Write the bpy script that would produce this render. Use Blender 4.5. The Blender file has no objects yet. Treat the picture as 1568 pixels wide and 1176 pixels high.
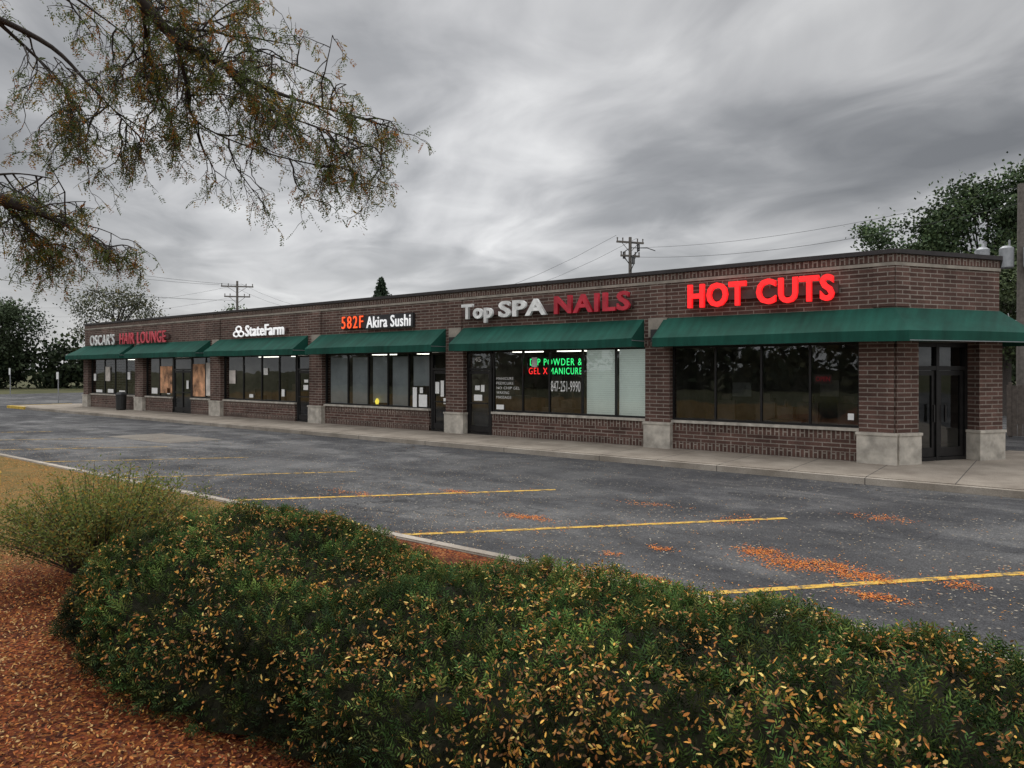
import bpy, math, random
import numpy as np
from mathutils import Vector, noise as mn
random.seed(7); rng=np.random.default_rng(7)
scn=bpy.context.scene
scn.view_settings.view_transform='Standard'; scn.view_settings.look='None'; scn.view_settings.exposure=0
COL=scn.collection
# ---------------------------------------------------------------- helpers
def link(o,parent=None):
    COL.objects.link(o)
    if parent is not None:
        o.parent=parent; o.location=-parent.location
    return o
def empty(name,loc=(0,0,0)):
    e=bpy.data.objects.new(name,None); e.location=loc; e.empty_display_size=.3; COL.objects.link(e); return e
class NT:
    def __init__(s,name,world=False):
        m=bpy.data.worlds.new(name) if world else bpy.data.materials.new(name)
        m.use_nodes=True; s.m=m; s.t=m.node_tree; s.t.nodes.clear()
    def n(s,typ,**kw):
        nd=s.t.nodes.new(typ)
        for k,v in kw.items(): setattr(nd,k,v)
        return nd
    def l(s,a,b): s.t.links.new(a,b)
    def ramp(s,fac,stops,interp='LINEAR'):
        r=s.n('ShaderNodeValToRGB'); r.color_ramp.interpolation=interp
        e=r.color_ramp.elements
        while len(e)<len(stops): e.new(.5)
        for i,(p,c) in enumerate(stops):
            e[i].position=p
            e[i].color=(c,c,c,1) if isinstance(c,(int,float)) else (*c,1)
        if fac is not None: s.l(fac,r.inputs[0])
        return r.outputs[0]
    def math(s,op,a,b=None,clamp=False):
        nd=s.n('ShaderNodeMath',operation=op,use_clamp=clamp)
        for i,v in enumerate((a,b)):
            if v is None: continue
            if isinstance(v,(int,float)): nd.inputs[i].default_value=v
            else: s.l(v,nd.inputs[i])
        return nd.outputs[0]
    def mix(s,f,a,b,blend='MIX'):
        nd=s.n('ShaderNodeMix',data_type='RGBA',blend_type=blend)
        for i,v in ((0,f),(6,a),(7,b)):
            if isinstance(v,(int,float)): nd.inputs[i].default_value=v
            elif isinstance(v,tuple): nd.inputs[i].default_value=(*v,1)
            else: s.l(v,nd.inputs[i])
        return nd.outputs[2]
    def noise(s,vec,scale,detail=4,rough=.55,dist=0):
        nd=s.n('ShaderNodeTexNoise'); nd.inputs['Scale'].default_value=scale; nd.inputs['Detail'].default_value=detail
        nd.inputs['Roughness'].default_value=rough; nd.inputs['Distortion'].default_value=dist
        if vec is not None: s.l(vec,nd.inputs['Vector'])
        return nd.outputs['Fac']
    def out(s,sh): 
        o=s.n('ShaderNodeOutputMaterial'); s.l(sh,o.inputs[0])
    def pbsdf(s,color,rough=.7,metal=0,spec=.5,bump=None,bstr=.3,bdist=.01,emis=None,estr=0):
        b=s.n('ShaderNodeBsdfPrincipled')
        for nm,v in (('Base Color',color),('Roughness',rough),('Metallic',metal),('Specular IOR Level',spec)):
            if isinstance(v,tuple): b.inputs[nm].default_value=(*v,1)
            elif isinstance(v,(int,float)): b.inputs[nm].default_value=v
            else: s.l(v,b.inputs[nm])
        if bump is not None:
            bp=s.n('ShaderNodeBump'); bp.inputs['Strength'].default_value=bstr; bp.inputs['Distance'].default_value=bdist
            s.l(bump,bp.inputs['Height']); s.l(bp.outputs[0],b.inputs['Normal'])
        if emis is not None:
            b.inputs['Emission Color'].default_value=(*emis,1); b.inputs['Emission Strength'].default_value=estr
        return b.outputs[0]
def pos(nt): return nt.n('ShaderNodeNewGeometry').outputs['Position']
def simple(name,col,rough=.7,metal=0,var=.25,scale=6,spec=.5,emis=None,estr=0,bump=.1):
    nt=NT(name); p=pos(nt); f=nt.noise(p,scale,5)
    c=nt.ramp(f,[(.3,tuple(x*(1-var) for x in col)),(.7,tuple(min(1,x*(1+var)) for x in col))])
    nt.out(nt.pbsdf(c,rough,metal,spec,bump=f,bstr=bump,emis=emis,estr=estr)); return nt.m
def uvnode(nt): return nt.n('ShaderNodeUVMap').outputs[0]
# ---------------------------------------------------------------- materials
def brick_mat(name,c1,c2,mort,bw,rh,ms=.012):
    nt=NT(name); uv=uvnode(nt)
    b=nt.n('ShaderNodeTexBrick',offset=.5); nt.l(uv,b.inputs['Vector'])
    b.inputs['Scale'].default_value=1; b.inputs['Brick Width'].default_value=bw; b.inputs['Row Height'].default_value=rh
    b.inputs['Mortar Size'].default_value=ms; b.inputs['Mortar Smooth'].default_value=.2; b.inputs['Bias'].default_value=-.1
    b.inputs['Color1'].default_value=(*c1,1); b.inputs['Color2'].default_value=(*c2,1); b.inputs['Mortar'].default_value=(*mort,1)
    f=nt.noise(uv,.7,7,.65); f2=nt.noise(uv,25,3)
    mp=nt.n('ShaderNodeMapping'); mp.inputs['Scale'].default_value=(2.2,.25,1); nt.l(uv,mp.inputs[0]); f3=nt.noise(mp.outputs[0],1.0,4)
    c=nt.mix(1.0,b.outputs['Color'],nt.ramp(f,[(.25,.52),(.75,1.3)]),'MULTIPLY')
    c=nt.mix(1.0,c,nt.ramp(f3,[(.3,.75),(.65,1.14)]),'MULTIPLY')
    c=nt.mix(1.0,c,nt.ramp(f2,[(.25,.75),(.75,1.2)]),'MULTIPLY')
    h=nt.math('SUBTRACT',1.0,b.outputs['Fac'])
    nt.out(nt.pbsdf(c,.85,0,.3,bump=h,bstr=.5,bdist=.008)); return nt.m
M={}
M['brick']=brick_mat('brick',(.080,.042,.033),(.142,.078,.062),(.265,.225,.19),.40,.10,.013)
M['soldier']=brick_mat('brick_soldier',(.076,.040,.031),(.13,.071,.056),(.26,.22,.185),.30,.10,.016)
M['stone']=simple('limestone',(.42,.385,.33),.85,var=.35,scale=4)
M['band']=simple('stone_band',(.27,.24,.20),.85,var=.3,scale=3)
M['coping']=simple('bronze_coping',(.035,.03,.03),.5,.3)
M['frame']=simple('bronze_frame',(.018,.017,.017),.4,.4)
M['roof']=simple('roof_membrane',(.2,.2,.2),.9)
M['interior']=simple('interior_wall',(.26,.24,.215),.9,scale=1.2,var=.5)
M['darkwood']=simple('dark_furniture',(.13,.10,.08),.6,var=.6,scale=2)
M['soffit']=simple('soffit',(.16,.15,.14),.8)
M['paper']=simple('white_paper',(.8,.8,.78),.8,var=.06)
M['shade']=simple('window_shade',(.50,.52,.54),.8,var=.14,scale=2,emis=(.8,.85,.9),estr=.012)
M['blind']=simple('glowing_window_blind',(.76,.80,.76),.8,var=.10,scale=2,emis=(.86,.95,.88),estr=.20)  # emission stands in for shop light coming through the slats
M['board']=simple('sign_board',(.02,.02,.022),.5)
M['raceway']=simple('raceway',(.07,.035,.03),.6)
M['whiteletter']=simple('white_letter',(.8,.8,.8),.4,var=.06,emis=(1,1,1),estr=.45)
M['dirtyletter']=simple('dull_white_letter',(.66,.66,.64),.5,var=.35,scale=3,emis=(1,1,1),estr=.06)
M['redletter']=simple('lit_red_letter',(.7,.02,.02),.4,emis=(1,.012,.015),estr=.95,var=.1)
M['dullred']=simple('dull_red_letter',(.36,.02,.035),.5,emis=(1,.02,.05),estr=.06,var=.4,scale=3)
M['orangeletter']=simple('lit_orange_letter',(.8,.1,.02),.4,emis=(1,.09,.02),estr=1.0,var=.1)
M['pinkred']=simple('faded_red_letter',(.5,.07,.09),.5,var=.2,emis=(1,.1,.12),estr=.05)
M['ledg']=simple('led_green',(.0,.3,.05),.4,emis=(.05,1,.25),estr=1.8)
M['ledr']=simple('led_red',(.3,.0,.0),.4,emis=(1,.03,.03),estr=2.2)
M['neony']=simple('lamp_yellow',(.6,.5,.05),.4,emis=(1,.8,.1),estr=1.2)
M['fillpanel']=simple('ceiling_fill_panel',(.8,.8,.8),.5,emis=(1,.95,.85),estr=3.5)
M['poster_o']=simple('poster_orange',(.50,.26,.14),.6,var=.9,scale=2.5,emis=(1,.5,.25),estr=.02)
M['poster_w']=simple('poster_pale',(.6,.55,.5),.6,var=.4,scale=2.5)
M['bark']=simple('bark',(.040,.032,.027),.9,var=.4,scale=20,bump=.5)
M['pole']=simple('weathered_wood_pole',(.13,.115,.10),.9,var=.3)
M['metal']=simple('galvanised_metal',(.30,.31,.32),.5,.5,var=.15)
M['wire']=simple('black_cable',(.05,.05,.05),.6)
M['black']=simple('black_plastic',(.015,.015,.015),.5)
M['yellow']=simple('yellow_paint',(.55,.36,.04),.6,var=.3)
M['fence']=simple('fence_boards',(.12,.10,.085),.9,var=.3,scale=8)
nt=NT('window_glass'); g=nt.n('ShaderNodeBsdfGlossy'); g.inputs['Roughness'].default_value=.015; g.inputs['Color'].default_value=(.9,.93,.95,1)
t=nt.n('ShaderNodeBsdfTransparent'); t.inputs['Color'].default_value=(.72,.75,.74,1)
fr=nt.n('ShaderNodeFresnel'); fr.inputs['IOR'].default_value=1.5
bn=nt.n('ShaderNodeBump'); bn.inputs['Strength'].default_value=.06; bn.inputs['Distance'].default_value=.05
nt.l(nt.noise(pos(nt),1.1,2),bn.inputs['Height']); nt.l(bn.outputs[0],g.inputs['Normal'])
mx=nt.n('ShaderNodeMixShader'); nt.l(nt.math('ADD',fr.outputs[0],.04,True),mx.inputs[0]); nt.l(t.outputs[0],mx.inputs[1]); nt.l(g.outputs[0],mx.inputs[2])
nt.out(mx.outputs[0]); M['glass']=nt.m
nt=NT('green_canvas'); p=pos(nt); f=nt.noise(p,.9,5,.6); f2=nt.noise(p,60,2)
mpp=nt.n('ShaderNodeMapping'); mpp.inputs['Scale'].default_value=(5,.6,.6); nt.l(p,mpp.inputs[0]); dirt=nt.noise(mpp.outputs[0],1.0,4)
c=nt.ramp(f,[(.3,(.004,.047,.032)),(.7,(.009,.078,.055))]); c=nt.mix(1.0,c,nt.ramp(dirt,[(.3,.72),(.7,1.25)]),'MULTIPLY')
nt.out(nt.pbsdf(c,.8,0,.25,bump=f2,bstr=.2,bdist=.003)); M['canvas']=nt.m
# asphalt
nt=NT('asphalt'); p=pos(nt)
big=nt.noise(p,.16,5,.6,.5); mid=nt.noise(p,1.1,7,.7); fine=nt.noise(p,55,3,.75); 
mp=nt.n('ShaderNodeMapping'); nt.l(p,mp.inputs[0]); mp.inputs['Scale'].default_value=(.13,.40,1)
streak=nt.noise(mp.outputs[0],1.0,7,.65,1.2)
c=nt.ramp(mid,[(.32,(.030,.030,.032)),(.52,(.052,.052,.054)),(.70,(.090,.088,.087))])
c=nt.mix(nt.ramp(streak,[(.46,0.0),(.62,.6)]),c,(.12,.117,.113))
c=nt.mix(nt.ramp(big,[(.44,.55),(.52,0.0)]),c,(.024,.024,.026))
c=nt.mix(1.0,c,nt.ramp(fine,[(.3,.45),(.52,.95),(.68,2.2)]),'MULTIPLY')
nz=nt.n('ShaderNodeTexNoise'); nz.inputs['Scale'].default_value=1.5; nz.inputs['Detail'].default_value=6; nt.l(p,nz.inputs['Vector'])
sc=nt.n('ShaderNodeVectorMath',operation='SCALE'); nt.l(nz.outputs['Color'],sc.inputs[0]); sc.inputs['Scale'].default_value=1.3
wv=nt.n('ShaderNodeVectorMath',operation='ADD'); nt.l(p,wv.inputs[0]); nt.l(sc.outputs[0],wv.inputs[1])
vo=nt.n('ShaderNodeTexVoronoi',feature='DISTANCE_TO_EDGE'); vo.inputs['Scale'].default_value=.2; nt.l(wv.outputs[0],vo.inputs['Vector'])
crack=nt.math('MULTIPLY',nt.ramp(vo.outputs['Distance'],[(0,1.0),(.007,0.0)]),nt.ramp(big,[(.4,0.0),(.6,1.0)]))
c=nt.mix(crack,c,(.012,.012,.013))
vs=nt.n('ShaderNodeTexVoronoi',feature='F1'); vs.inputs['Scale'].default_value=10; nt.l(p,vs.inputs['Vector'])
speck=nt.math('MULTIPLY',nt.ramp(vs.outputs['Distance'],[(.12,1.0),(.20,0.0)]),nt.ramp(nt.noise(p,.7,5,.7),[(.40,0.0),(.58,.9)]))
c=nt.mix(speck,c,(.30,.26,.20))
ro=nt.ramp(nt.math('ADD',nt.math('MULTIPLY',streak,.5),nt.math('MULTIPLY',mid,.5)),[(.42,.95),(.52,.75),(.62,.48)])
nt.out(nt.pbsdf(c,ro,0,.24,bump=nt.math('SUBTRACT',nt.math('ADD',fine,nt.math('MULTIPLY',mid,.5)),crack),bstr=.6,bdist=.008)); M['asphalt']=nt.m
def stripe_mat(name,lo,hi):
    nt=NT(name); p=pos(nt); f=nt.noise(p,9,6,.75); f2=nt.noise(p,60,3,.7)
    c=nt.mix(nt.ramp(f,[(lo,0.0),(hi,1.0)]),(.06,.058,.056),nt.mix(1.0,(.62,.38,.06),nt.ramp(f2,[(.3,.6),(.7,1.2)]),'MULTIPLY'))
    nt.out(nt.pbsdf(c,.8,0,.3,bump=f2,bstr=.2,bdist=.004)); return nt.m
M['stripe']=stripe_mat('worn_yellow_paint',.39,.52); M['stripe2']=stripe_mat('very_worn_yellow_paint',.42,.60)
def concrete(name,a,b,joint=1.5):
    nt=NT(name); p=pos(nt); f=nt.noise(p,1.0,6,.65); f2=nt.noise(p,40,4,.7)
    c=nt.ramp(f,[(.3,a),(.7,b)]); c=nt.mix(1.0,c,nt.ramp(f2,[(.3,.75),(.7,1.15)]),'MULTIPLY')
    sp=nt.n('ShaderNodeSeparateXYZ'); nt.l(p,sp.inputs[0])
    fx=nt.math('FRACT',nt.math('DIVIDE',sp.outputs[0],joint)); j=nt.math('LESS_THAN',fx,.02/joint)
    c=nt.mix(nt.math('MULTIPLY',j,.75),c,(.03,.03,.03))
    nt.out(nt.pbsdf(c,.85,0,.2,bump=f2,bstr=.3,bdist=.004)); return nt.m
M['concrete']=concrete('sidewalk_concrete',(.18,.15,.12),(.35,.305,.25))
M['curb']=concrete('curb_concrete',(.20,.17,.135),(.43,.38,.32),3.0)
M['patch']=concrete('patch_concrete',(.12,.105,.09),(.20,.18,.15),9)
nt=NT('mulch_and_grass'); p=pos(nt)
sp=nt.n('ShaderNodeSeparateXYZ'); nt.l(p,sp.inputs[0])
e=nt.math('ADD',sp.outputs[0],nt.math('MULTIPLY',nt.noise(p,1.2,4),1.6))
mk=nt.ramp(nt.math('ADD',nt.math('MULTIPLY',e,.5),4.6,True),[(0.35,0.0),(.75,1.0)])
vc=nt.n('ShaderNodeTexVoronoi'); vc.inputs['Scale'].default_value=48; nt.l(p,vc.inputs['Vector'])
sh=nt.n('ShaderNodeSeparateXYZ'); nt.l(vc.outputs['Color'],sh.inputs[0])
mul=nt.ramp(sh.outputs[0],[(0,(.03,.009,.005)),(.35,(.12,.027,.01)),(.7,(.22,.055,.016)),(.93,(.32,.12,.03)),(1,(.38,.2,.08))])
mul=nt.mix(1.0,mul,nt.ramp(nt.noise(p,2.2,5),[(.3,.5),(.7,1.25)]),'MULTIPLY')
gr=nt.ramp(nt.noise(p,3.0,6,.7),[(.3,(.11,.095,.03)),(.5,(.20,.125,.04)),(.7,(.30,.15,.04))])
gr=nt.mix(1.0,gr,nt.ramp(nt.noise(p,60,3,.7),[(.3,.5),(.7,1.3)]),'MULTIPLY')
c=nt.mix(mk,gr,mul)
nt.out(nt.pbsdf(c,.95,0,.2,bump=nt.noise(p,40,4,.7),bstr=.9,bdist=.03)); M['bed']=nt.m
nt=NT('far_ground'); p=pos(nt)
c=nt.ramp(nt.noise(p,.25,6,.65),[(.3,(.04,.045,.02)),(.7,(.09,.085,.035))]); nt.out(nt.pbsdf(c,.95,0,.2)); M['ground']=nt.m
def leafmat(name,trans=.25,rough=.6):
    nt=NT(name); a=nt.n('ShaderNodeAttribute',attribute_name='Col')
    b=nt.pbsdf(a.outputs['Color'],rough,0,.3)
    tr=nt.n('ShaderNodeBsdfTranslucent'); nt.l(a.outputs['Color'],tr.inputs[0])
    mx=nt.n('ShaderNodeMixShader'); mx.inputs[0].default_value=trans; nt.l(b,mx.inputs[1]); nt.l(tr.outputs[0],mx.inputs[2])
    nt.out(mx.outputs[0]); return nt.m
M['leaf']=leafmat('leaf_foliage',.4); M['fallen']=leafmat('fallen_leaves',.15,.75)
nt=NT('yew_needles'); a=nt.n('ShaderNodeAttribute',attribute_name='Col'); nt.out(nt.pbsdf(a.outputs['Color'],.65,0,.16)); M['needle']=nt.m
nt=NT('distant_foliage'); a=nt.n('ShaderNodeAttribute',attribute_name='Col'); nt.out(nt.pbsdf(a.outputs['Color'],.8,0,.2)); M['far']=nt.m
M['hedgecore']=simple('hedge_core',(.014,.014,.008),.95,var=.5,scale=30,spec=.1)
# ---------------------------------------------------------------- mesh builder
class MB:
    def __init__(s): s.v=[];s.f=[];s.uv=[];s.mi=[]
    def quad(s,pts,uv=None,mi=0):
        i=len(s.v); s.v+= [tuple(p) for p in pts]; s.f.append(tuple(range(i,i+len(pts))))
        s.uv.append(uv or [(0,0)]*len(pts)); s.mi.append(mi)
    def obox(s,p0,p1,fr,bk,z0,z1,mi=0,swap=False,u0=0):
        p0=Vector(p0);p1=Vector(p1);d=p1-p0;L=d.length;d.normalize();n=Vector((d.y,-d.x))
        a=p0+n*fr;b=p1+n*fr;c=p1-n*bk;e=p0-n*bk;D=fr+bk
        U=(lambda u,v:(v,u)) if swap else (lambda u,v:(u,v))
        P=lambda q,z:(q.x,q.y,z)
        u0=p0.x if abs(d.y)<.01 else u0
        for q,r,l,st in ((a,b,L,u0),(b,c,D,u0+L),(c,e,L,u0+L+D),(e,a,D,u0+2*L)):
            s.quad([P(q,z0),P(r,z0),P(r,z1),P(q,z1)],[U(st,z0),U(st+l,z0),U(st+l,z1),U(st,z1)],mi)
        s.quad([P(a,z1),P(b,z1),P(c,z1),P(e,z1)],[(0,0),(L,0),(L,D),(0,D)],mi)
        s.quad([P(e,z0),P(c,z0),P(b,z0),P(a,z0)],[(0,0),(L,0),(L,D),(0,D)],mi)
    def box(s,x0,x1,y0,y1,z0,z1,mi=0): s.obox((x0,y0),(x1,y0),0,y1-y0,z0,z1,mi)
    def tube(s,pts,rad,sides=8,mi=0,cap=True):
        base=len(s.v); n=len(pts); pts=[Vector(p) for p in pts]
        if isinstance(rad,(int,float)): rad=[rad]*n
        prev=None
        for i,p in enumerate(pts):
            d=(pts[min(i+1,n-1)]-pts[max(i-1,0)]).normalized()
            if prev is None: a=d.orthogonal().normalized()
            else:
                a=prev-d*prev.dot(d)
                a=a.normalized() if a.length>1e-5 else d.orthogonal().normalized()
            prev=a; b=d.cross(a)
            for j in range(sides):
                t=2*math.pi*j/sides; q=p+(a*math.cos(t)+b*math.sin(t))*rad[i]; s.v.append(tuple(q))
        for i in range(n-1):
            for j in range(sides):
                k=(j+1)%sides
                s.f.append((base+i*sides+j,base+i*sides+k,base+(i+1)*sides+k,base+(i+1)*sides+j)); s.uv.append([(0,0)]*4); s.mi.append(mi)
        if cap:
            s.f.append(tuple(base+j for j in range(sides))); s.uv.append([(0,0)]*sides); s.mi.append(mi)
            s.f.append(tuple(base+(n-1)*sides+j for j in range(sides))); s.uv.append([(0,0)]*sides); s.mi.append(mi)
    def make(s,name,mats,parent=None,smooth=False):
        me=bpy.data.meshes.new(name); me.from_pydata(s.v,[],s.f)
        if not isinstance(mats,(list,tuple)): mats=[mats]
        for m in mats: me.materials.append(m)
        uvl=me.uv_layers.new(name='UVMap')
        flat=[c for f in s.uv for uv in f for c in uv]; uvl.data.foreach_set('uv',flat)
        me.polygons.foreach_set('material_index',s.mi)
        if smooth: me.polygons.foreach_set('use_smooth',[True]*len(s.f))
        me.update(); return link(bpy.data.objects.new(name,me),parent)
def offs(path,d,closed=False):
    n=len(path); out=[]
    P=[Vector(p) for p in path]
    for i in range(n):
        ns=[]
        if closed or i>0: e=(P[i]-P[i-1]).normalized(); ns.append(Vector((e.y,-e.x)))
        if closed or i<n-1: e=(P[(i+1)%n]-P[i]).normalized(); ns.append(Vector((e.y,-e.x)))
        if len(ns)==1: out.append(P[i]+ns[0]*d)
        else: out.append(P[i]+(ns[0]+ns[1])*(d/(1+ns[0].dot(ns[1]))))
    return out
def strip(mb,path,o,i,z0,z1,mi=0,closed=False,swap=False):
    A=offs(path,o,closed);B=offs(path,-i,closed);n=len(path);u=path[0][0]
    for k in range(n if closed else n-1):
        a,b=A[k],A[(k+1)%n]; c,e=B[(k+1)%n],B[k]; L=(Vector(path[(k+1)%n])-Vector(path[k])).length
        uv=[(u,z0),(u+L,z0),(u+L,z1),(u,z1)]
        if swap: uv=[(y,x) for x,y in uv]
        mb.quad([(a.x,a.y,z0),(b.x,b.y,z0),(b.x,b.y,z1),(a.x,a.y,z1)],uv,mi)
        mb.quad([(c.x,c.y,z0),(e.x,e.y,z0),(e.x,e.y,z1),(c.x,c.y,z1)],uv,mi)
        for z in (z1,z0): mb.quad([(a.x,a.y,z),(b.x,b.y,z),(c.x,c.y,z),(e.x,e.y,z)],[(u,0),(u+L,0),(u+L,.3),(u,.3)],mi)
        u+=L
    if not closed:
        for k in (0,n-1):
            a,e=A[k],B[k]; mb.quad([(a.x,a.y,z0),(e.x,e.y,z0),(e.x,e.y,z1),(a.x,a.y,z1)],[(0,z0),(o+i,z0),(o+i,z1),(0,z1)],mi)
def npmesh(name,V,F,mat,col=None,parent=None):
    me=bpy.data.meshes.new(name); nv=len(V);nf,k=F.shape
    me.vertices.add(nv); me.vertices.foreach_set('co',V.astype(np.float32).ravel())
    me.loops.add(nf*k); me.loops.foreach_set('vertex_index',F.astype(np.int32).ravel())
    me.polygons.add(nf); me.polygons.foreach_set('loop_start',np.arange(0,nf*k,k,dtype=np.int32))
    me.update(calc_edges=True); me.validate()
    if col is not None:
        a=me.color_attributes.new('Col','FLOAT_COLOR','POINT')
        c=np.ones((nv,4),np.float32); c[:,:3]=col; a.data.foreach_set('color',c.ravel())
    me.materials.append(mat)
    return link(bpy.data.objects.new(name,me),parent)
def unit(a): return a/np.maximum(np.linalg.norm(a,axis=1,keepdims=True),1e-9)
def leaves(name,C,D,N,L,W,col,mat,parent=None,hexa=False):
    D=unit(D); S=unit(np.cross(D,N)); N2=np.cross(S,D); L=np.asarray(L).reshape(-1,1)*np.ones((len(C),1)); W=np.asarray(W).reshape(-1,1)*np.ones((len(C),1))
    sh=[(-.5,0,0),(-.2,.5,.12),(.25,.42,.12),(.5,0,0),(.25,-.42,.12),(-.2,-.5,.12)] if hexa else [(-.5,0,0),(0,.5,0),(.5,0,0),(0,-.5,0)]
    k=len(sh); V=np.stack([C+D*L*a+S*W*b+N2*W*c for a,b,c in sh],1).reshape(-1,3)
    F=np.arange(len(C)*k).reshape(-1,k); return npmesh(name,V,F,mat,np.repeat(col,k,0),parent)
def rdir(n): return unit(rng.normal(size=(n,3)))
def pick(pal,n,jit=.25):
    pal=np.array(pal); c=pal[rng.integers(0,len(pal),n)]; return np.clip(c*(1+rng.uniform(-jit,jit,(n,1))),0,1)
def text(body,x0,x1,z0,z1,y,mat,parent,name,ext=.03,off=.02,spc=1.0):
    cu=bpy.data.curves.new(name,'FONT'); cu.body=body; cu.size=1; cu.extrude=.05; cu.offset=off; cu.resolution_u=3; cu.space_character=spc
    o=bpy.data.objects.new(name+'_tmp',cu); COL.objects.link(o); bpy.context.view_layer.update()
    me=bpy.data.meshes.new_from_object(o.evaluated_get(bpy.context.evaluated_depsgraph_get())); bpy.data.objects.remove(o)
    n=len(me.vertices); a=np.zeros(n*3,np.float32); me.vertices.foreach_get('co',a); a=a.reshape(-1,3)
    mi=a.min(0);ma=a.max(0); b=np.zeros_like(a)
    b[:,0]=x0+(a[:,0]-mi[0])/(ma[0]-mi[0])*(x1-x0); b[:,2]=z0+(a[:,1]-mi[1])/(ma[1]-mi[1])*(z1-z0)
    b[:,1]=y-(a[:,2]-mi[2])/(ma[2]-mi[2])*ext
    me.vertices.foreach_set('co',b.ravel()); me.update(); me.materials.clear(); me.materials.append(mat); me.name=name
    return link(bpy.data.objects.new(name,me),parent)
# ---------------------------------------------------------------- camera
cam=bpy.data.cameras.new('camera'); co=bpy.data.objects.new('camera',cam); COL.objects.link(co)
cam.sensor_width=36; cam.lens=1087/1568*36; cam.shift_y=-21/1568; cam.clip_end=3000; cam.clip_start=.05
co.location=(0,-17.7,2.1); co.rotation_euler=(math.radians(90),0,math.atan2(.609,.793)); scn.camera=co
# ---------------------------------------------------------------- world
W=NT('World',True); scn.world=W.m
SE,SR=58,-49
sky=W.n('ShaderNodeTexSky',sky_type='NISHITA',sun_disc=False); sky.sun_elevation=math.radians(SE); sky.sun_rotation=math.radians(SR)
d=W.n('ShaderNodeTexCoord').outputs['Generated']
s3=W.n('ShaderNodeSeparateXYZ'); W.l(d,s3.inputs[0])
zz=W.math('ADD',W.math('MAXIMUM',s3.outputs[2],0.0),.12)
cb=W.n('ShaderNodeCombineXYZ'); W.l(W.math('DIVIDE',s3.outputs[0],zz),cb.inputs[0]); W.l(W.math('DIVIDE',s3.outputs[1],zz),cb.inputs[1])
m1=W.n('ShaderNodeMapping'); m1.inputs['Rotation'].default_value=(0,0,math.radians(-150)); W.l(cb.outputs[0],m1.inputs[0])
m2=W.n('ShaderNodeMapping'); m2.inputs['Scale'].default_value=(.45,1.0,1); m2.inputs['Location'].default_value=(3.1,.8,0); W.l(m1.outputs[0],m2.inputs[0])
n1=W.noise(m2.outputs[0],.95,6,.45,.5)
m3=W.n('ShaderNodeMapping'); m3.inputs['Scale'].default_value=(.8,1.0,1); m3.inputs['Location'].default_value=(7.1,2.8,0); W.l(m1.outputs[0],m3.inputs[0])
n2=W.noise(m3.outputs[0],2.2,6,.5,.6)
nn=W.math('ADD',W.math('MULTIPLY',n1,.64),W.math('MULTIPLY',n2,.36))
cl=W.ramp(nn,[(.36,(.215,.22,.23)),(.45,(.31,.315,.325)),(.53,(.47,.472,.48)),(.64,(.70,.70,.70))])
dp=W.n('ShaderNodeVectorMath',operation='DOT_PRODUCT'); W.l(d,dp.inputs[0]); dp.inputs[1].default_value=Vector((-.72,.69,.16)).normalized()
gl=W.math('POWER',W.math('MAXIMUM',dp.outputs['Value'],0.0),9.0)
fac=W.math('ADD',W.math('MULTIPLY',gl,.52),.84)
zen=W.math('MULTIPLY',W.ramp(s3.outputs[2],[(.50,0.0),(.80,1.0)]),3.6)
fac=W.math('ADD',fac,zen)
bk=W.n('ShaderNodeVectorMath',operation='DOT_PRODUCT'); W.l(d,bk.inputs[0]); bk.inputs[1].default_value=Vector((.35,-.8,.5)).normalized()
fac=W.math('ADD',fac,W.math('MULTIPLY',W.math('MAXIMUM',bk.outputs['Value'],0.0),1.5))
hz=W.ramp(s3.outputs[2],[(0.0,.65),(.20,0.0)])
cl=W.mix(hz,cl,(.61,.61,.61))
vm=W.n('ShaderNodeVectorMath',operation='SCALE'); W.l(cl,vm.inputs[0]); W.l(fac,vm.inputs['Scale'])
sk=W.n('ShaderNodeVectorMath',operation='SCALE'); W.l(sky.outputs[0],sk.inputs[0]); sk.inputs['Scale'].default_value=.10
fin=W.mix(.95,sk.outputs[0],vm.outputs[0])
bg=W.n('ShaderNodeBackground'); W.l(fin,bg.inputs[0]); bg.inputs[1].default_value=1.0
wo=W.n('ShaderNodeOutputWorld'); W.l(bg.outputs[0],wo.inputs[0])
sl=bpy.data.lights.new('sun','SUN'); sl.energy=1.1; sl.angle=math.radians(40); sl.color=(1,.97,.93)
so=bpy.data.objects.new('sun',sl); COL.objects.link(so)
sd=Vector((math.sin(math.radians(SR))*math.cos(math.radians(SE)),math.cos(math.radians(SR))*math.cos(math.radians(SE)),math.sin(math.radians(SE))))
so.rotation_euler=sd.to_track_quat('Z','Y').to_euler(); so.location=(-20,0,30)
# ---------------------------------------------------------------- ground
mb=MB(); mb.quad([(-900,-900,-.17),(900,-900,-.17),(900,900,-.17),(-900,900,-.17)]); mb.make('ground',M['ground'])
mb=MB(); mb.quad([(-78,-11.4,-.14),(60,-11.4,-.14),(60,28,-.14),(-78,28,-.14)]); mb.make('parking_lot',M['asphalt'])
mb=MB()
for x0 in [1.0,-3.2,-7.4,-11.6,-15.8,-20,-24.2,-28.4,-32.6]:
    a=Vector((x0,-11.33)); dr=Vector((.664,.748)); b=a+dr*(6.25 if x0>-15 else 5.3); n=Vector((dr.y,-dr.x))*(.055 if x0>-12 else .048)
    mb.quad([(q.x,q.y,-.135) for q in (a-n,a+n,b+n,b-n)],None,0 if x0>-12 else 1)
mb.make('parking_stripes',[M['stripe'],M['stripe2']])
mb=MB(); mb.quad([(-25.5,-7.0,-.1355),(-21.6,-6.9,-.1355),(-21.4,-5.2,-.1355),(-25.2,-5.3,-.1355)]); mb.make('pavement_patch',M['patch'])
xs=np.arange(-60,20.01,.25); ys=np.arange(-26,-11.49,.25); nx,ny=len(xs),len(ys)
V=[]
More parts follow.
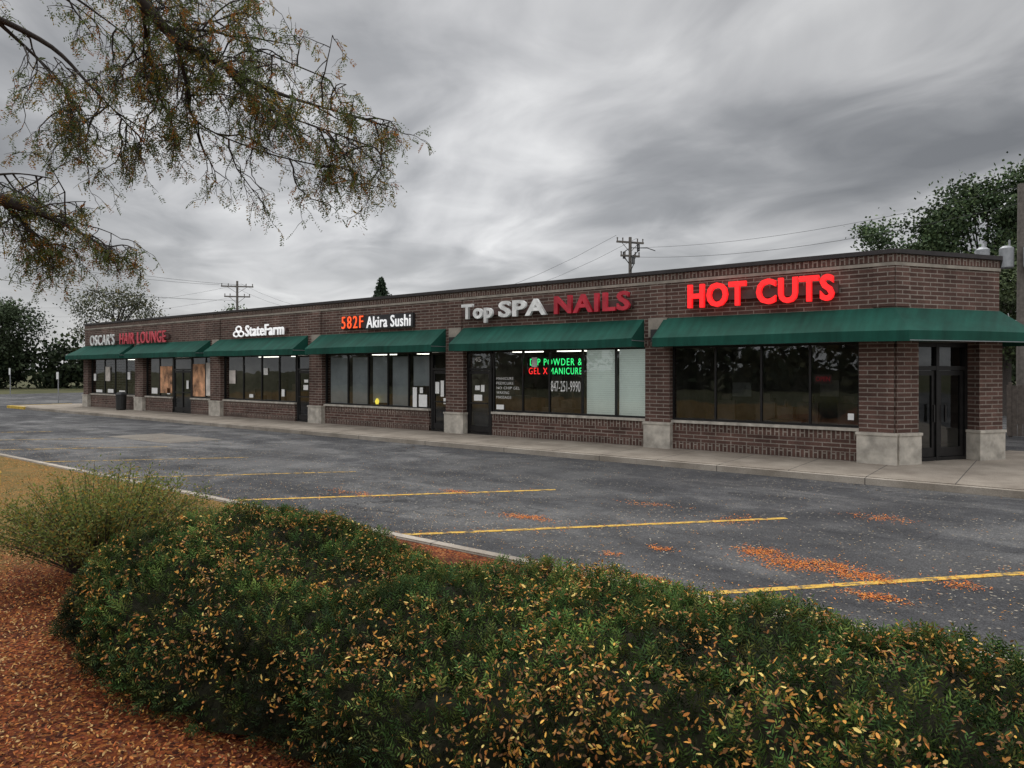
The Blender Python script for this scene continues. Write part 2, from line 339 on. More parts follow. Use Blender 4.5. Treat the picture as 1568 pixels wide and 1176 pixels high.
for y in ys:
    for x in xs:
        h=.0 if y>-11.8 else .02+.05*mn.noise(Vector((x*.7,y*.7,0)))+.015*mn.noise(Vector((x*3,y*3,5)))
        V.append((x,min(y,-11.5),h-.01))
F=[[j*nx+i,j*nx+i+1,(j+1)*nx+i+1,(j+1)*nx+i] for j in range(ny-1) for i in range(nx-1)]
npmesh('planting_bed',np.array(V),np.array(F),M['bed'])
mb=MB(); mb.quad([(-60,-80,-.05),(60,-80,-.05),(60,-25.9,-.05),(-60,-25.9,-.05)]); mb.make('lawn',M['ground'])
mb=MB(); mb.box(-60,20,-11.52,-11.37,-.2,.0); mb.box(-60,20,-11.505,-11.385,-.0,.018); mb.make('parking_curb',M['curb'])
mb=MB()
sw=[(-47.2,-2.0),(-46.8,-2.3),(14,-2.3),(14,5.0),(-1.0,5.0),(-2.87,.2),(-45.06,.2),(-45.3,1.5),(-47.2,1.5)]
mb.quad([(x,y,0) for x,y in sw])
for i in range(len(sw)):
    a,b=sw[i],sw[(i+1)%len(sw)]; mb.quad([(*a,-.2),(*b,-.2),(*b,0),(*a,0)],None,0)
mb.make('sidewalk',M['concrete'])
mb=MB(); mb.box(-46.8,14,-2.45,-2.31,-.2,-.012); mb.make('sidewalk_curb',M['curb'])
mb=MB(); mb.box(-49.5,-46.9,-2.5,-2.35,-.2,.006); mb.box(-49.6,-49.5,-2.5,1.0,-.2,.006);mb.make('yellow_curb',M['yellow'])
mb=MB(); mb.box(-49.49,-47.25,-2.34,1.4,-.2,-.01); mb.make('kerb_island',M['concrete'])
# ---------------------------------------------------------------- building
B=empty('strip_mall_building',(-24,7,0))
foot=[(-45.06,0),(-2.87,0),(-1.09,2.7),(-1.95,14),(-45.06,14)]
C0=Vector((-2.87,0)); CD=Vector((1.78,2.7)).normalized()
def C(s): q=C0+CD*s; return (q.x,q.y)
mb=MB(); strip(mb,foot,0,.3,2.76,4.70,0,True)
strip(mb,[(-1.09,2.7),(-1.95,14),(-45.06,14),(-45.06,0)],-.004,.25,0,2.756,0)
mb.make('walls',M['brick'],B)
mb=MB(); strip(mb,foot,.012,.1,4.53,4.69,0,True,swap=True); strip(mb,foot,.012,.1,2.765,2.9,0,True,swap=True); mb.make('soldier_courses',M['soldier'],B)
mb=MB(); strip(mb,foot,.03,.1,4.44,4.515,0,True); mb.make('stone_band',M['band'],B)
mb=MB(); strip(mb,foot,.07,.36,4.703,4.80,0,True); mb.make('roof_coping',M['coping'],B)
mb=MB(); mb.quad([(*p,4.35) for p in offs(foot,-.2,True)]); mb.make('roof',M['roof'],B)
pil=[(-45.06,-44.44),(-38.66,-37.79),(-31.23,-30.34),(-23.78,-22.99),(-16.35,-15.56),(-8.94,-8.22)]
mb=MB()
for a,b in pil: mb.obox((a,0),(b,0),.08,.35,.66,2.758)
mb.obox((-3.58,0),(-2.87,0),.08,.35,.66,2.758); mb.obox(C(0),C(.62),.08,.35,.66,2.757,u0=50); mb.obox(C(2.49),C(3.23),.08,.35,.66,2.757,u0=55)
for a,b in pil[1:]: mb.obox((a+.12,0),(b-.12,0),.035,.1,3.53,4.435)
mb.obox((-3.3,0),(-2.86,0),.035,.1,3.53,4.435); mb.obox(C(0),C(.42),.035,.1,3.53,4.436)
mb.make('pillars',M['brick'],B)
mb=MB()
for a,b in pil: mb.obox((a-.03,0),(b+.03,0),.13,.35,0,.64); mb.obox((a-.05,0),(b+.05,0),.15,.34,.641,.70)
mb.obox((-3.62,0),(-2.80,0),.13,.35,0,.64); mb.obox(C(0.0),C(.65),.132,.35,0,.641); mb.obox(C(2.45),C(3.26),.13,.35,0,.64)
mb.obox((-3.64,0),(-2.79,0),.15,.34,.642,.70); mb.obox(C(0.0),C(.67),.152,.34,.643,.703); mb.obox(C(2.43),C(3.28),.15,.34,.641,.70)
mb.make('pillar_bases',M['stone'],B)
mb=MB(); 
for a,b in pil[1:]: m=(a+b)/2; mb.obox((m-.27,0),(m+.27,0),.07,.05,3.0,3.52)
mb.make('pillar_cap_stones',M['band'],B)
mb=MB()
for a,b in pil[1:]: m=(a+b)/2; mb.obox((m-.13,0),(m+.13,0),.22,-.072,2.86,3.2)
mb.make('wall_lights',M['black'],B)
low=MB(); sol=MB(); sill=MB(); fr=MB(); gl_=MB()
def frame_window(x0,x1,z0,z1,muls,y=.14,ft=.05):
    fr.box(x0,x1,y-.03,y+.05,z0,z0+ft); fr.box(x0,x1,y-.031,y+.051,z1-ft,z1)
    for m in [x0+ft/2]+list(muls)+[x1-ft/2]: fr.box(m-ft/2,m+ft/2,y-.034,y+.054,z0+.002,z1-.002)
    gl_.quad([(x0,y,z0),(x1,y,z0),(x1,y,z1),(x0,y,z1)])
def lowwall(x0,x1):
    low.box(x0,x1,.06,.30,0,.70); sill.box(x0,x1,.0,.31,.701,.77)
    sol.box(x0,x1,.053,.1,.50,.69); sol.box(x0,x1,.053,.1,.02,.20)
def door(x0,x1):
    fr.box(x0,x1,.10,.22,.002,.06)
    for a,b in ((x0,x0+.07),(x1-.07,x1)): fr.box(a,b,.097,.223,.0,2.70)
    fr.box(x0,x1,.10,.22,2.10,2.17); fr.box(x0,x1,.10,.22,2.64,2.71)
    for a,b in ((x0+.08,x0+.15),(x1-.15,x1-.08)): fr.box(a,b,.12,.17,.08,2.08)
    fr.box(x0+.15,x1-.15,.12,.17,.08,.28); fr.box(x0+.15,x1-.15,.12,.17,1.98,2.08)
    fr.box(x0+.16,x1-.16,.07,.10,1.0,1.04); 
    gl_.quad([(x0,.15,.08),(x1,.15,.08),(x1,.15,2.68),(x0,.15,2.68)])
T=2.74
WB=.775
def bay(x0,x1,muls): lowwall(x0,x1); frame_window(x0,x1,WB,T,muls)
bay(-44.44,-38.66,[-42.73,-41.42,-40.09])
bay(-37.79,-35.0,[-36.4]); door(-35.0,-33.2); bay(-33.2,-31.23,[-31.95])
bay(-30.34,-24.9,[-28.79,-27.38,-26.09]); door(-24.85,-23.78)
bay(-22.99,-17.25,[-21.64,-20.48,-19.41,-18.33]); door(-17.2,-16.35)
door(-15.56,-14.5); bay(-14.45,-8.94,[-13.26,-12.25,-11.08,-9.96])
bay(-8.22,-3.58,[-7.03,-5.85,-4.69])
fr.box(-34.14,-34.06,.11,.18,.06,2.1)
low.make('low_brick_walls',M['brick'],B); 
for i,u in enumerate(sol.uv): sol.uv[i]=[(b,a) for a,b in u]
sol.make('low_wall_soldiers',M['soldier'],B); sill.make('window_sills',M['stone'],B)
def cobox(m,s0,s1,fr_,bk,z0,z1): m.obox(C(s0),C(s1),fr_,bk,z0,z1)
for s0,s1 in ((.62,.70),(1.51,1.60),(2.41,2.49)): cobox(fr,s0,s1,-.22,.36,0,2.74)
for z0,z1 in ((.0,.08),(2.10,2.20),(2.64,2.74)): cobox(fr,.62,2.49,-.225,.355,z0,z1)
for s0,s1 in ((.71,.80),(1.41,1.50),(1.61,1.70),(2.31,2.40)): cobox(fr,s0,s1,-.26,.32,.09,2.09)
for s0,s1 in ((.8,1.41),(1.7,2.31)): cobox(fr,s0,s1,-.26,.32,.09,.30); cobox(fr,s0,s1,-.261,.321,1.98,2.09)
cobox(fr,1.36,1.40,-.16,.2,.9,1.3); cobox(fr,1.71,1.75,-.16,.2,.9,1.3)
n_=Vector((CD.y,-CD.x)); a=Vector(C(.62))-n_*.29; b=Vector(C(2.49))-n_*.29
gl_.quad([(a.x,a.y,.1),(b.x,b.y,.1),(b.x,b.y,2.7),(a.x,a.y,2.7)])
fr.make('window_frames',M['frame'],B); gl_.make('window_panes',M['glass'],B)
mb=MB(); mb.quad([(*p,2.75) for p in offs(foot,-.01,True)]); mb.make('ceiling',M['soffit'],B)
mb=MB(); mb.quad([(-44.9,.25,.012),(-3,.25,.012),(-1.3,2.9,.012),(-1.9,9,.012),(-44.9,9,.012)]);
mb.quad([(-44.9,5.5,0),(-1.9,5.5,0),(-1.9,5.5,2.75),(-44.9,5.5,2.75)])
for x in (-38.2,-30.8,-23.4,-15.95,-8.58): mb.box(x-.05,x+.05,.36,5.4,.013,2.74)
mb.make('interior',M['interior'],B)
mb=MB()
for x in np.arange(-43,-4,1.1):
    if random.random()<.85:
        y=random.uniform(.7,3.5); w=random.uniform(.25,.6); h=random.uniform(.8,1.4)
        mb.box(x-w,x+w,y,y+.5,.02,h); mb.box(x-w*.4,x-w*.3,y+.6,y+.7,.02,h+.5); mb.box(x-.2,x+.2,y+.1,y+.35,h+.01,h+random.uniform(.15,.5))
for x in (-7.4,-6.3,-5.2,-4.2):
    mb.tube([(x,1.6,.02),(x,1.6,.5)],[.25,.06],10); mb.box(x-.28,x+.28,1.35,1.85,.5,.64); mb.box(x-.26,x+.26,1.82,1.94,.62,1.25); mb.box(x-.13,x+.13,1.83,1.92,1.27,1.45)
mb.make('interior_furniture',M['darkwood'],B)
mb=MB()
for x in np.arange(-43.5,-3.5,1.45):
    if random.random()<.75: z=random.uniform(1.2,1.6); mb.box(x,x+random.uniform(.4,.9),5.44,5.47,z,z+random.uniform(.4,.8),random.choice([0,1,2]))
mb.make('wall_pictures',[M['paper'],M['poster_o'],M['poster_w']],B)
mb=MB()
for x in (-42,-40,-36.3,-32.8,-28.8,-26.3,-21,-18.5,-14,-12.2,-10.2): mb.box(x-.5,x+.5,1.2,1.6,2.70,2.735)  # glowing panels added under the ceiling to light the shop interiors
mb.make('ceiling_fill_lights',M['fillpanel'],B)
mb=MB()
for i,(a,b) in enumerate(((-22.9,-21.7),(-21.58,-20.54),(-20.42,-19.47),(-19.35,-18.39),(-18.27,-17.33))):
    mb.box(a+.05,b-.05,.26,.27,(.8,.8,.9,.82,1.55)[i],2.6)
mb.make('window_shades',M['shade'],B)
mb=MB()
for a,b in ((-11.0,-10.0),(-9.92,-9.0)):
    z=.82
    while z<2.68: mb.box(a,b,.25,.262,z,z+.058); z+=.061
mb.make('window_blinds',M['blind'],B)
mb=MB()
def paper(x0,x1,z0,z1,mi=0,y=.098): mb.box(x0,x1,y,y+.004,z0,z1,mi)
for x0,x1,z0,z1 in ((-16.75,-16.6,1.2,1.75),(-17.0,-16.82,1.3,1.7),(-16.62,-16.5,.95,1.15),(-18.1,-17.9,.8,1.5),(-17.8,-17.4,.82,1.25),(-17.75,-17.6,1.3,1.5),(-15.2,-15.0,1.45,1.6),(-14.95,-14.8,1.4,1.62),(-15.25,-14.9,1.1,1.3),
   (-24.4,-24.1,1.3,1.5),(-24.35,-24.1,1.6,1.72),(-43.8,-43.0,.85,1.0),(-42.3,-41.6,.85,1.05),(-40.9,-40.2,.85,1.0),(-3.85,-3.72,.95,1.1),(-37.2,-36.6,.9,1.2),(-28.3,-28.0,.9,1.05),(-35.6,-35.3,.9,1.2),(-33.7,-33.5,1.2,1.6),(-14.3,-14.0,.85,1.0),(-12.9,-12.7,2.2,2.5),(-27.2,-26.9,1.9,2.2),(-25.9,-25.7,1.0,1.3),(-39.9,-39.6,1.6,2.0),(-44.1,-43.8,1.5,1.9)):
    paper(x0,x1,z0,z1)
paper(-36.3,-35.1,.95,2.3,1); paper(-33.1,-32.0,.85,2.4,1); paper(-31.9,-31.3,.9,2.45,2); paper(-42.6,-42.0,1.5,2.3,2); paper(-29.9,-29.4,1.5,2.1,2)
mb.make('window_notices',[M['paper'],M['poster_o'],M['poster_w']],B)
tx=[('MANICURE',1.88),('PEDICURE',1.73),('NO CHIP GEL',1.58),('WAXING',1.43),('MASSAGE',1.28)]
for t_,z in tx: text(t_,-14.3,-14.3+.10*len(t_)*.85,z-.085,z,.105,M['paper'],B,'window_text',.004,-.008,1.08)
text('847-251-9990',-12.18,-11.13,1.46,1.78,.105,M['paper'],B,'phone_number_text',.004,.0)
text('45',-15.2,-14.95,2.38,2.54,.09,M['paper'],B,'unit_number',.004,.01)
L=empty('led_window_sign',(-12,.3,2.2))
mb=MB(); mb.box(-13.2,-11.13,.30,.36,1.95,2.50); mb.make('casing',M['black'],L)
text('DIP POWDER &',-13.1,-11.2,2.25,2.46,.295,M['ledg'],L,'led_text_upper',.006,-.008,1.2)
text('GEL X',-13.15,-12.45,1.98,2.18,.295,M['ledr'],L,'led_text_red',.006,-.008,1.2)
text('MANICURE',-12.35,-11.2,1.98,2.18,.295,M['ledg'],L,'led_text_lower',.006,-.008,1.2)
N=empty('open_neon_sign',(-4.5,.3,1.6)); mb=MB(); mb.box(-4.62,-4.22,.2,.23,1.78,2.0); mb.make('frame',M['raceway'],N)
text('OPEN',-4.58,-4.26,1.84,1.95,.195,M['dullred'],N,'neon_text',.005,0)
Y=empty('glowing_lantern',(-20.1,.6,1)); mb=MB(); mb.tube([(-20.1,.22,.84),(-20.1,.22,.95),(-20.1,.22,1.05)],[.05,.08,.03],8); mb.make('lamp_body',M['neony'],Y)
def awning(name,path,p=.75):
    path=[Vector(q) for q in path]
    A=offs(path,.02);Fp=offs(path,p)
    def lerp_off(off):
        out=[]
        for i in range(len(path)-1):
            n=max(1,int((path[i+1]-path[i]).length/1.15))
            for k in range(n): out.append(off[i].lerp(off[i+1],k/n))
        out.append(off[-1]); return out
    a=lerp_off(A);f=lerp_off(Fp); mb=MB(); n=len(a)
    dz=[random.uniform(-.015,.015) for _ in range(n)]
    mid=[x.lerp(y,.5) for x,y in zip(a,f)]
    for i in range(n-1):
        mb.quad([(mid[i].x,mid[i].y,3.21),(mid[i+1].x,mid[i+1].y,3.21),(a[i+1].x,a[i+1].y,3.5),(a[i].x,a[i].y,3.5)])
        mb.quad([(f[i].x,f[i].y,2.95+dz[i]),(f[i+1].x,f[i+1].y,2.95+dz[i+1]),(mid[i+1].x,mid[i+1].y,3.21),(mid[i].x,mid[i].y,3.21)])
        mb.quad([(f[i].x,f[i].y,2.72+dz[i]),(f[i+1].x,f[i+1].y,2.72+dz[i+1]),(f[i+1].x,f[i+1].y,2.95+dz[i+1]),(f[i].x,f[i].y,2.95+dz[i])])
    for i in (0,n-1):
        mb.quad([(a[i].x,a[i].y,3.5),(f[i].x,f[i].y,2.95+dz[i]),(f[i].x,f[i].y,2.72+dz[i]),(a[i].x,a[i].y,2.72)])
    o=mb.make(name,M['canvas'])
    rb=MB()
    for i in range(n): rb.tube([(f[i].x,f[i].y+.01,2.9),(a[i].x,a[i].y,2.9)],.012,5)
    for i in range(n-1): rb.tube([(f[i].x,f[i].y+.012,2.74),(f[i+1].x,f[i+1].y+.012,2.74)],.012,5)
    r=rb.make('frame_tubes',M['metal']); r.parent=o
awning('green_awning',[(-8.4,0),(-2.87,0),(-1.09,2.7),(-1.25,4.8)])
awning('green_awning',[(-15.6,0),(-9.0,0)])
awning('green_awning',[(-23.15,0),(-16.4,0)])
awning('green_awning',[(-30.6,0),(-23.95,0)])
awning('green_awning',[(-38.4,0),(-31.3,0)])
awning('green_awning',[(-45.08,3),(-45.08,0),(-38.95,0)])
def sign(name,cx,z): return empty(name,(cx,-.1,z))
def race(x0,x1,z0,z1,p,mat='raceway',d=.14):
    m=MB(); m.box(x0,x1,-d,-.04,z0,z1); m.make('raceway',M[mat],p)
S=sign('hair_salon_sign',-5.85,4); race(-7.7,-4.0,3.88,4.1,S)
text('HOT CUTS',-7.64,-4.07,3.71,4.33,-.15,M['redletter'],S,'letters',.10,.034,1.1)
S=sign('nail_spa_sign',-12.4,4); race(-15.55,-9.3,3.86,4.06,S)
text('Top',-15.5,-14.2,3.62,4.25,-.15,M['dirtyletter'],S,'letters_top',.10,.03,1.08)
text('SPA',-13.95,-12.12,3.76,4.27,-.15,M['dirtyletter'],S,'letters_spa',.10,.03,1.08)
text('NAILS',-11.84,-9.34,3.76,4.30,-.15,M['dullred'],S,'letters_nails',.10,.03,1.12)
S=sign('sushi_restaurant_sign',-19.8,3.85); race(-20.35,-17.85,3.62,4.12,S,'board'); race(-21.75,-20.4,3.68,4.10,S,'board',.1)
text('582F',-21.7,-20.48,3.68,4.14,-.12,M['orangeletter'],S,'letters_number',.03,-.005,1.25)
text('Akira Sushi',-20.25,-17.95,3.66,4.08,-.145,M['whiteletter'],S,'letters_name',.03,.006,1.06)
S=sign('insurance_office_sign',-27.2,3.85); race(-29.2,-25.25,3.72,3.86,S)
text('StateFarm',-28.15,-25.35,3.58,4.06,-.15,M['whiteletter'],S,'letters',.05,.010,1.06)
mb=MB()
for cx,cz in ((-28.65,3.92),(-28.85,3.7),(-28.45,3.7)):
    ring=[(cx+.2*math.cos(t),-.2,cz+.11*math.sin(t)) for t in np.linspace(0,2*math.pi,17)]; mb.tube(ring,.035,6,0,False)
mb.make('oval_logo',M['whiteletter'],S)
S=sign('hair_lounge_sign',-39.8,3.85); race(-44.1,-35.0,3.68,3.9,S); 
text("OSCAR'S",-43.9,-40.85,3.5,4.1,-.15,M['dirtyletter'],S,'letters_name',.05,.008,1.12)
text('HAIR LOUNGE',-40.2,-35.2,3.5,4.1,-.15,M['pinkred'],S,'letters_lounge',.05,.008,1.12)
# ---------------------------------------------------------------- hedge
def hT(x): 
    pts=[(-6.6,.55),(-6.15,.78),(-5.7,.90),(-5.0,.85),(-4.55,.745),(-4.15,.665),(-3.7,.68),(-3.2,.74),(-2.4,.75),(-1.75,.80),(-1.1,.86),(-.6,.86),(0,.81),(3.6,.8)]
    return np.interp(x,[p[0] for p in pts],[p[1] for p in pts])
X0,X1=-6.62,3.6
def hsurf(u,v):
    x=np.asarray(u); e=np.clip((-5.4-x)/1.22,0,1); cap=np.sqrt(np.clip(1-e**2.6,0,1))
    Wd=(1.13+.11*np.sin(x*2.6+.9)+.14*np.clip((-4.6-x)/.6,0,1))*np.maximum(cap,.02); Tt=hT(x)*np.maximum(cap,.02)**.6
    yc=-14.43+.04*np.sin(x*2.1)+.10*np.clip((x+2.6)/1.2,0,1)
    c=np.cos(v);s=np.sin(v)
    y=yc-np.sign(c)*np.abs(c)**.7*Wd; z=np.abs(s)**.7*Tt
    return np.stack([x,y,z],-1)
def bump(P):
    out=np.zeros(len(P))
    for i,p in enumerate(P):
        q=Vector(p); out[i]=.085*mn.noise(q*1.5)+.075*mn.noise(q*3.8+Vector((9,0,0)))+.045*mn.noise(q*9)
    return out
def hnorm(u,v):
    e=1e-3; a=hsurf(u+e,v)-hsurf(u-e,v); b=hsurf(u,np.clip(v+e,.001,3.14))-hsurf(u,np.clip(v-e,.001,3.14))
    n=unit(np.cross(a,b)); c=hsurf(u,v)-np.stack([np.maximum(u,-5.4),np.full_like(u,-14.5),np.full_like(u,.2)],-1)
    n*=np.sign((n*c).sum(1,keepdims=True)+1e-9); return n
H=empty('yew_hedge',(-2,-14.5,0))
nu,nv=260,64
uu,vv=np.meshgrid(np.linspace(X0,X1,nu),np.linspace(.02,math.pi-.02,nv)); uu=uu.ravel();vv=vv.ravel()
P=hsurf(uu,vv); Nn=hnorm(uu,vv); b=bump(P); Pc=P+Nn*(b-.085)[:,None]
F=np.array([[j*nu+i,j*nu+i+1,(j+1)*nu+i+1,(j+1)*nu+i] for j in range(nv-1) for i in range(nu-1)])
npmesh('core',Pc,F,M['hedgecore'],None,H)
def sample(n,x0,x1):
    u=rng.uniform(x0,x1,n); v=rng.uniform(.03,math.pi*.97,n)
    e=.01; sp=np.linalg.norm(hsurf(u,v+e)-hsurf(u,v),axis=1)/e
    k=rng.uniform(0,1.6,n)<sp; return u[k],v[k]
u,v=sample(50000,X0,1.0); P=hsurf(u,v);Nn=hnorm(u,v);bb=bump(P)
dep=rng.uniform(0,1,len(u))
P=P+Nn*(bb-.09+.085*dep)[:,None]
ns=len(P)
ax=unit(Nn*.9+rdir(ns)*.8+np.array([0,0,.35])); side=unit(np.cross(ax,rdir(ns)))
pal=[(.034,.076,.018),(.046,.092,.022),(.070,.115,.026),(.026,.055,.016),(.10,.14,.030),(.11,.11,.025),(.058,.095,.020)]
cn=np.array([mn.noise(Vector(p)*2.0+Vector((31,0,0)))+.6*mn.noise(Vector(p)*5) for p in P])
needle_shade=np.clip(.22+bb*5.0+P[:,2]*.95,.22,1.15)
sc_=pick(pal,ns,.35)*np.clip(1+.8*cn,.4,2)[:,None]*(.35+.85*dep)[:,None]*needle_shade[:,None]  # shade painted into needles: darker low, in hollows and deeper inside
K=8; Cs=[];Ds=[];Ns=[];Cc=[];Ls=[]
for k in range(K):
    t=(k+.5)/K; sgn=1 if k%2 else -1
    dirn=unit(ax*.75+side*sgn*.9+rdir(ns)*.2); ln=rng.uniform(.024,.037,ns)
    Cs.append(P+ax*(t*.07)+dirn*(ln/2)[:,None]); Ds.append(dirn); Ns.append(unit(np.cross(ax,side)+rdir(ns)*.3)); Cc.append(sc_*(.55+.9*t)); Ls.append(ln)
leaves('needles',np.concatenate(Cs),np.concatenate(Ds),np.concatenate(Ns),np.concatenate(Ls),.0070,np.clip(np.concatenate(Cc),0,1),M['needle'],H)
u,v=sample(85000,X0,1.0); P=hsurf(u,v);Nn=hnorm(u,v);bb=bump(P)
dn=np.array([mn.noise(Vector(p)*2.3+Vector((3,1,7)))+.8*mn.noise(Vector(p)*8) for p in P])
lft=np.clip((-3.6-P[:,0])/1.5,0,1)*.16
keep=(rng.uniform(0,1,len(u))<np.clip(.38+lft+dn*1.0,.06,1)*np.clip(Nn[:,2]*1.25+.18,.05,1)); P=P[keep]+Nn[keep]*(bb[keep]+rng.uniform(-.04,.045,keep.sum()))[:,None]; n_l=len(P)
FP=[(.60,.33,.06),(.52,.24,.04),(.42,.15,.03),(.24,.09,.025),(.18,.085,.035),(.70,.52,.16),(.36,.16,.04),(.28,.12,.035),(.46,.20,.04),(.22,.12,.05)]
nrm=unit(Nn[keep]+rdir(n_l)*.8)
leaves('caught_leaflets',P,unit(np.cross(nrm,rdir(n_l))),nrm,rng.uniform(.016,.036,n_l),rng.uniform(.007,.0135,n_l),pick(FP,n_l,.35),M['fallen'],H,True)
# ---------------------------------------------------------------- fallen leaves on ground
def scatter(name,xy,z,lmin,lmax,pal,tilt=.35):
    n=len(xy); P=np.column_stack([xy,z+rng.uniform(.001,.012,n)]); nr=unit(np.array([0,0,1.])+rdir(n)*tilt)
    return leaves(name,P,unit(np.cross(nr,rdir(n))),nr,rng.uniform(lmin,lmax,n),rng.uniform(.007,.013,n),pick(pal,n,.3),M['fallen'],None,True)
xy=np.column_stack([rng.uniform(-10,-2,40000),rng.uniform(-16.7,-13.6,40000)])
GP=[(.36,.10,.025),(.25,.055,.015),(.40,.14,.03),(.13,.035,.012),(.44,.22,.06),(.09,.025,.01),(.50,.32,.13)]
scatter('leaf_litter',xy,.025,.018,.036,GP,.6)
xy=np.column_stack([rng.uniform(-30,-7,22000),rng.uniform(-14,-11.6,22000)])
scatter('lawn_leaf_litter',xy,.015,.02,.035,[(.48,.22,.04),(.35,.15,.03),(.20,.14,.04),(.13,.15,.04)],.7)
cl_=[(-2.25,-9.15,.75,.33,1500),(-1.7,-9.3,.35,.2,400),(-2.9,-8.9,.3,.25,500),(-6.4,-9.0,.5,.16,500),(-3.93,-9.5,.2,.12,160),(-2.1,-5.8,.45,.3,300),(-1.4,-9.95,.3,.15,350),(-3.6,-10.8,.6,.12,500),(-8.8,-7.95,.4,.15,250),(-.8,-9.0,.25,.2,200),(-4.3,-10.1,.15,.1,80),(-5.4,-6.9,.5,.2,150),(-2.6,-11.2,1.5,.07,900),(-6,-11.22,2.5,.06,700),(-0.2,-11.2,1.0,.08,600),(-12,-11.2,4,.06,500),(-10.2,-9.2,.7,.2,200),(-3.8,-7.2,.25,.5,150)]
L_=[]
for cx,cy,sx,sy,n in cl_: 
    a=rng.normal(size=(n,2))*[sx*.5,sy*.5]; a[:,1]+=.25*sy*np.sin(a[:,0]*5/sx); L_.append(a+[cx,cy])
for x0 in (-3.2,-7.4,-11.6,1.0):
    t=rng.uniform(0,6,220); o_=rng.normal(size=220)*.14; L_.append(np.column_stack([x0+.664*t+.748*o_,-11.33+.748*t-.664*o_]))
scatter('fallen_leaves',np.concatenate(L_),-.137,.02,.042,[(.68,.20,.03),(.58,.15,.025),(.70,.28,.05),(.45,.12,.03)])
n=20000; xy=np.column_stack([rng.uniform(-26,4,n),-11.3+rng.exponential(2.8,n)]); xy=xy[xy[:,1]<-2.4]
dd_=np.array([mn.noise(Vector((a*.5,b*.9,3)))+.5*mn.noise(Vector((a*2,b*3,8))) for a,b in xy]); xy=xy[dd_>rng.uniform(-.6,.35,len(xy))]
scatter('scattered_leaflets',xy,-.137,.014,.030,[(.45,.30,.12),(.48,.40,.27),(.25,.15,.06),(.55,.24,.05),(.5,.45,.35)])
# ---------------------------------------------------------------- loose shrub
SH=empty('spirea_shrub',(-7.7,-14.6,0)); mb=MB(); LC=[];LD=[]
for i in range(240):
    a=random.uniform(0,2*math.pi); r=random.uniform(.02,1.0)**.55; tip=Vector((-7.75+math.cos(a)*r*1.15,-14.45+math.sin(a)*r*1.2,.20+.86*math.sqrt(max(0,1-r*r*.85))*random.uniform(.70,1.14)))
    b0=Vector((-7.7+math.cos(a)*.16,-14.5+math.sin(a)*.16,0)); c1=b0.lerp(tip,.5)+Vector((0,0,.14))
    pts=[b0.lerp(c1,t).lerp(c1.lerp(tip,t),t) for t in (0,.25,.5,.75,1)]
    mb.tube(pts,[.007,.006,.005,.003,.0015],4,0,False)
    for k in range(95):
        t=random.uniform(.3,1.0)**.8; q=b0.lerp(c1,t).lerp(c1.lerp(tip,t),t); dd=Vector((random.gauss(0,1),random.gauss(0,1),random.gauss(.3,1))).normalized()
        LC.append(q+dd*random.uniform(.01,.12)); LD.append(dd)
mb.make('stems',M['bark'],SH)
n=len(LC); LC=np.array([tuple(x) for x in LC]);LD=np.array([tuple(x) for x in LD])
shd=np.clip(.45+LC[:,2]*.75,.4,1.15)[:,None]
leaves('foliage',LC,LD,rdir(n),rng.uniform(.026,.044,n),rng.uniform(.011,.017,n),pick([(.14,.18,.04),(.18,.21,.05),(.09,.13,.03),(.22,.22,.05),(.32,.20,.04),(.13,.16,.04)],n,.3)*shd,M['leaf'],SH)
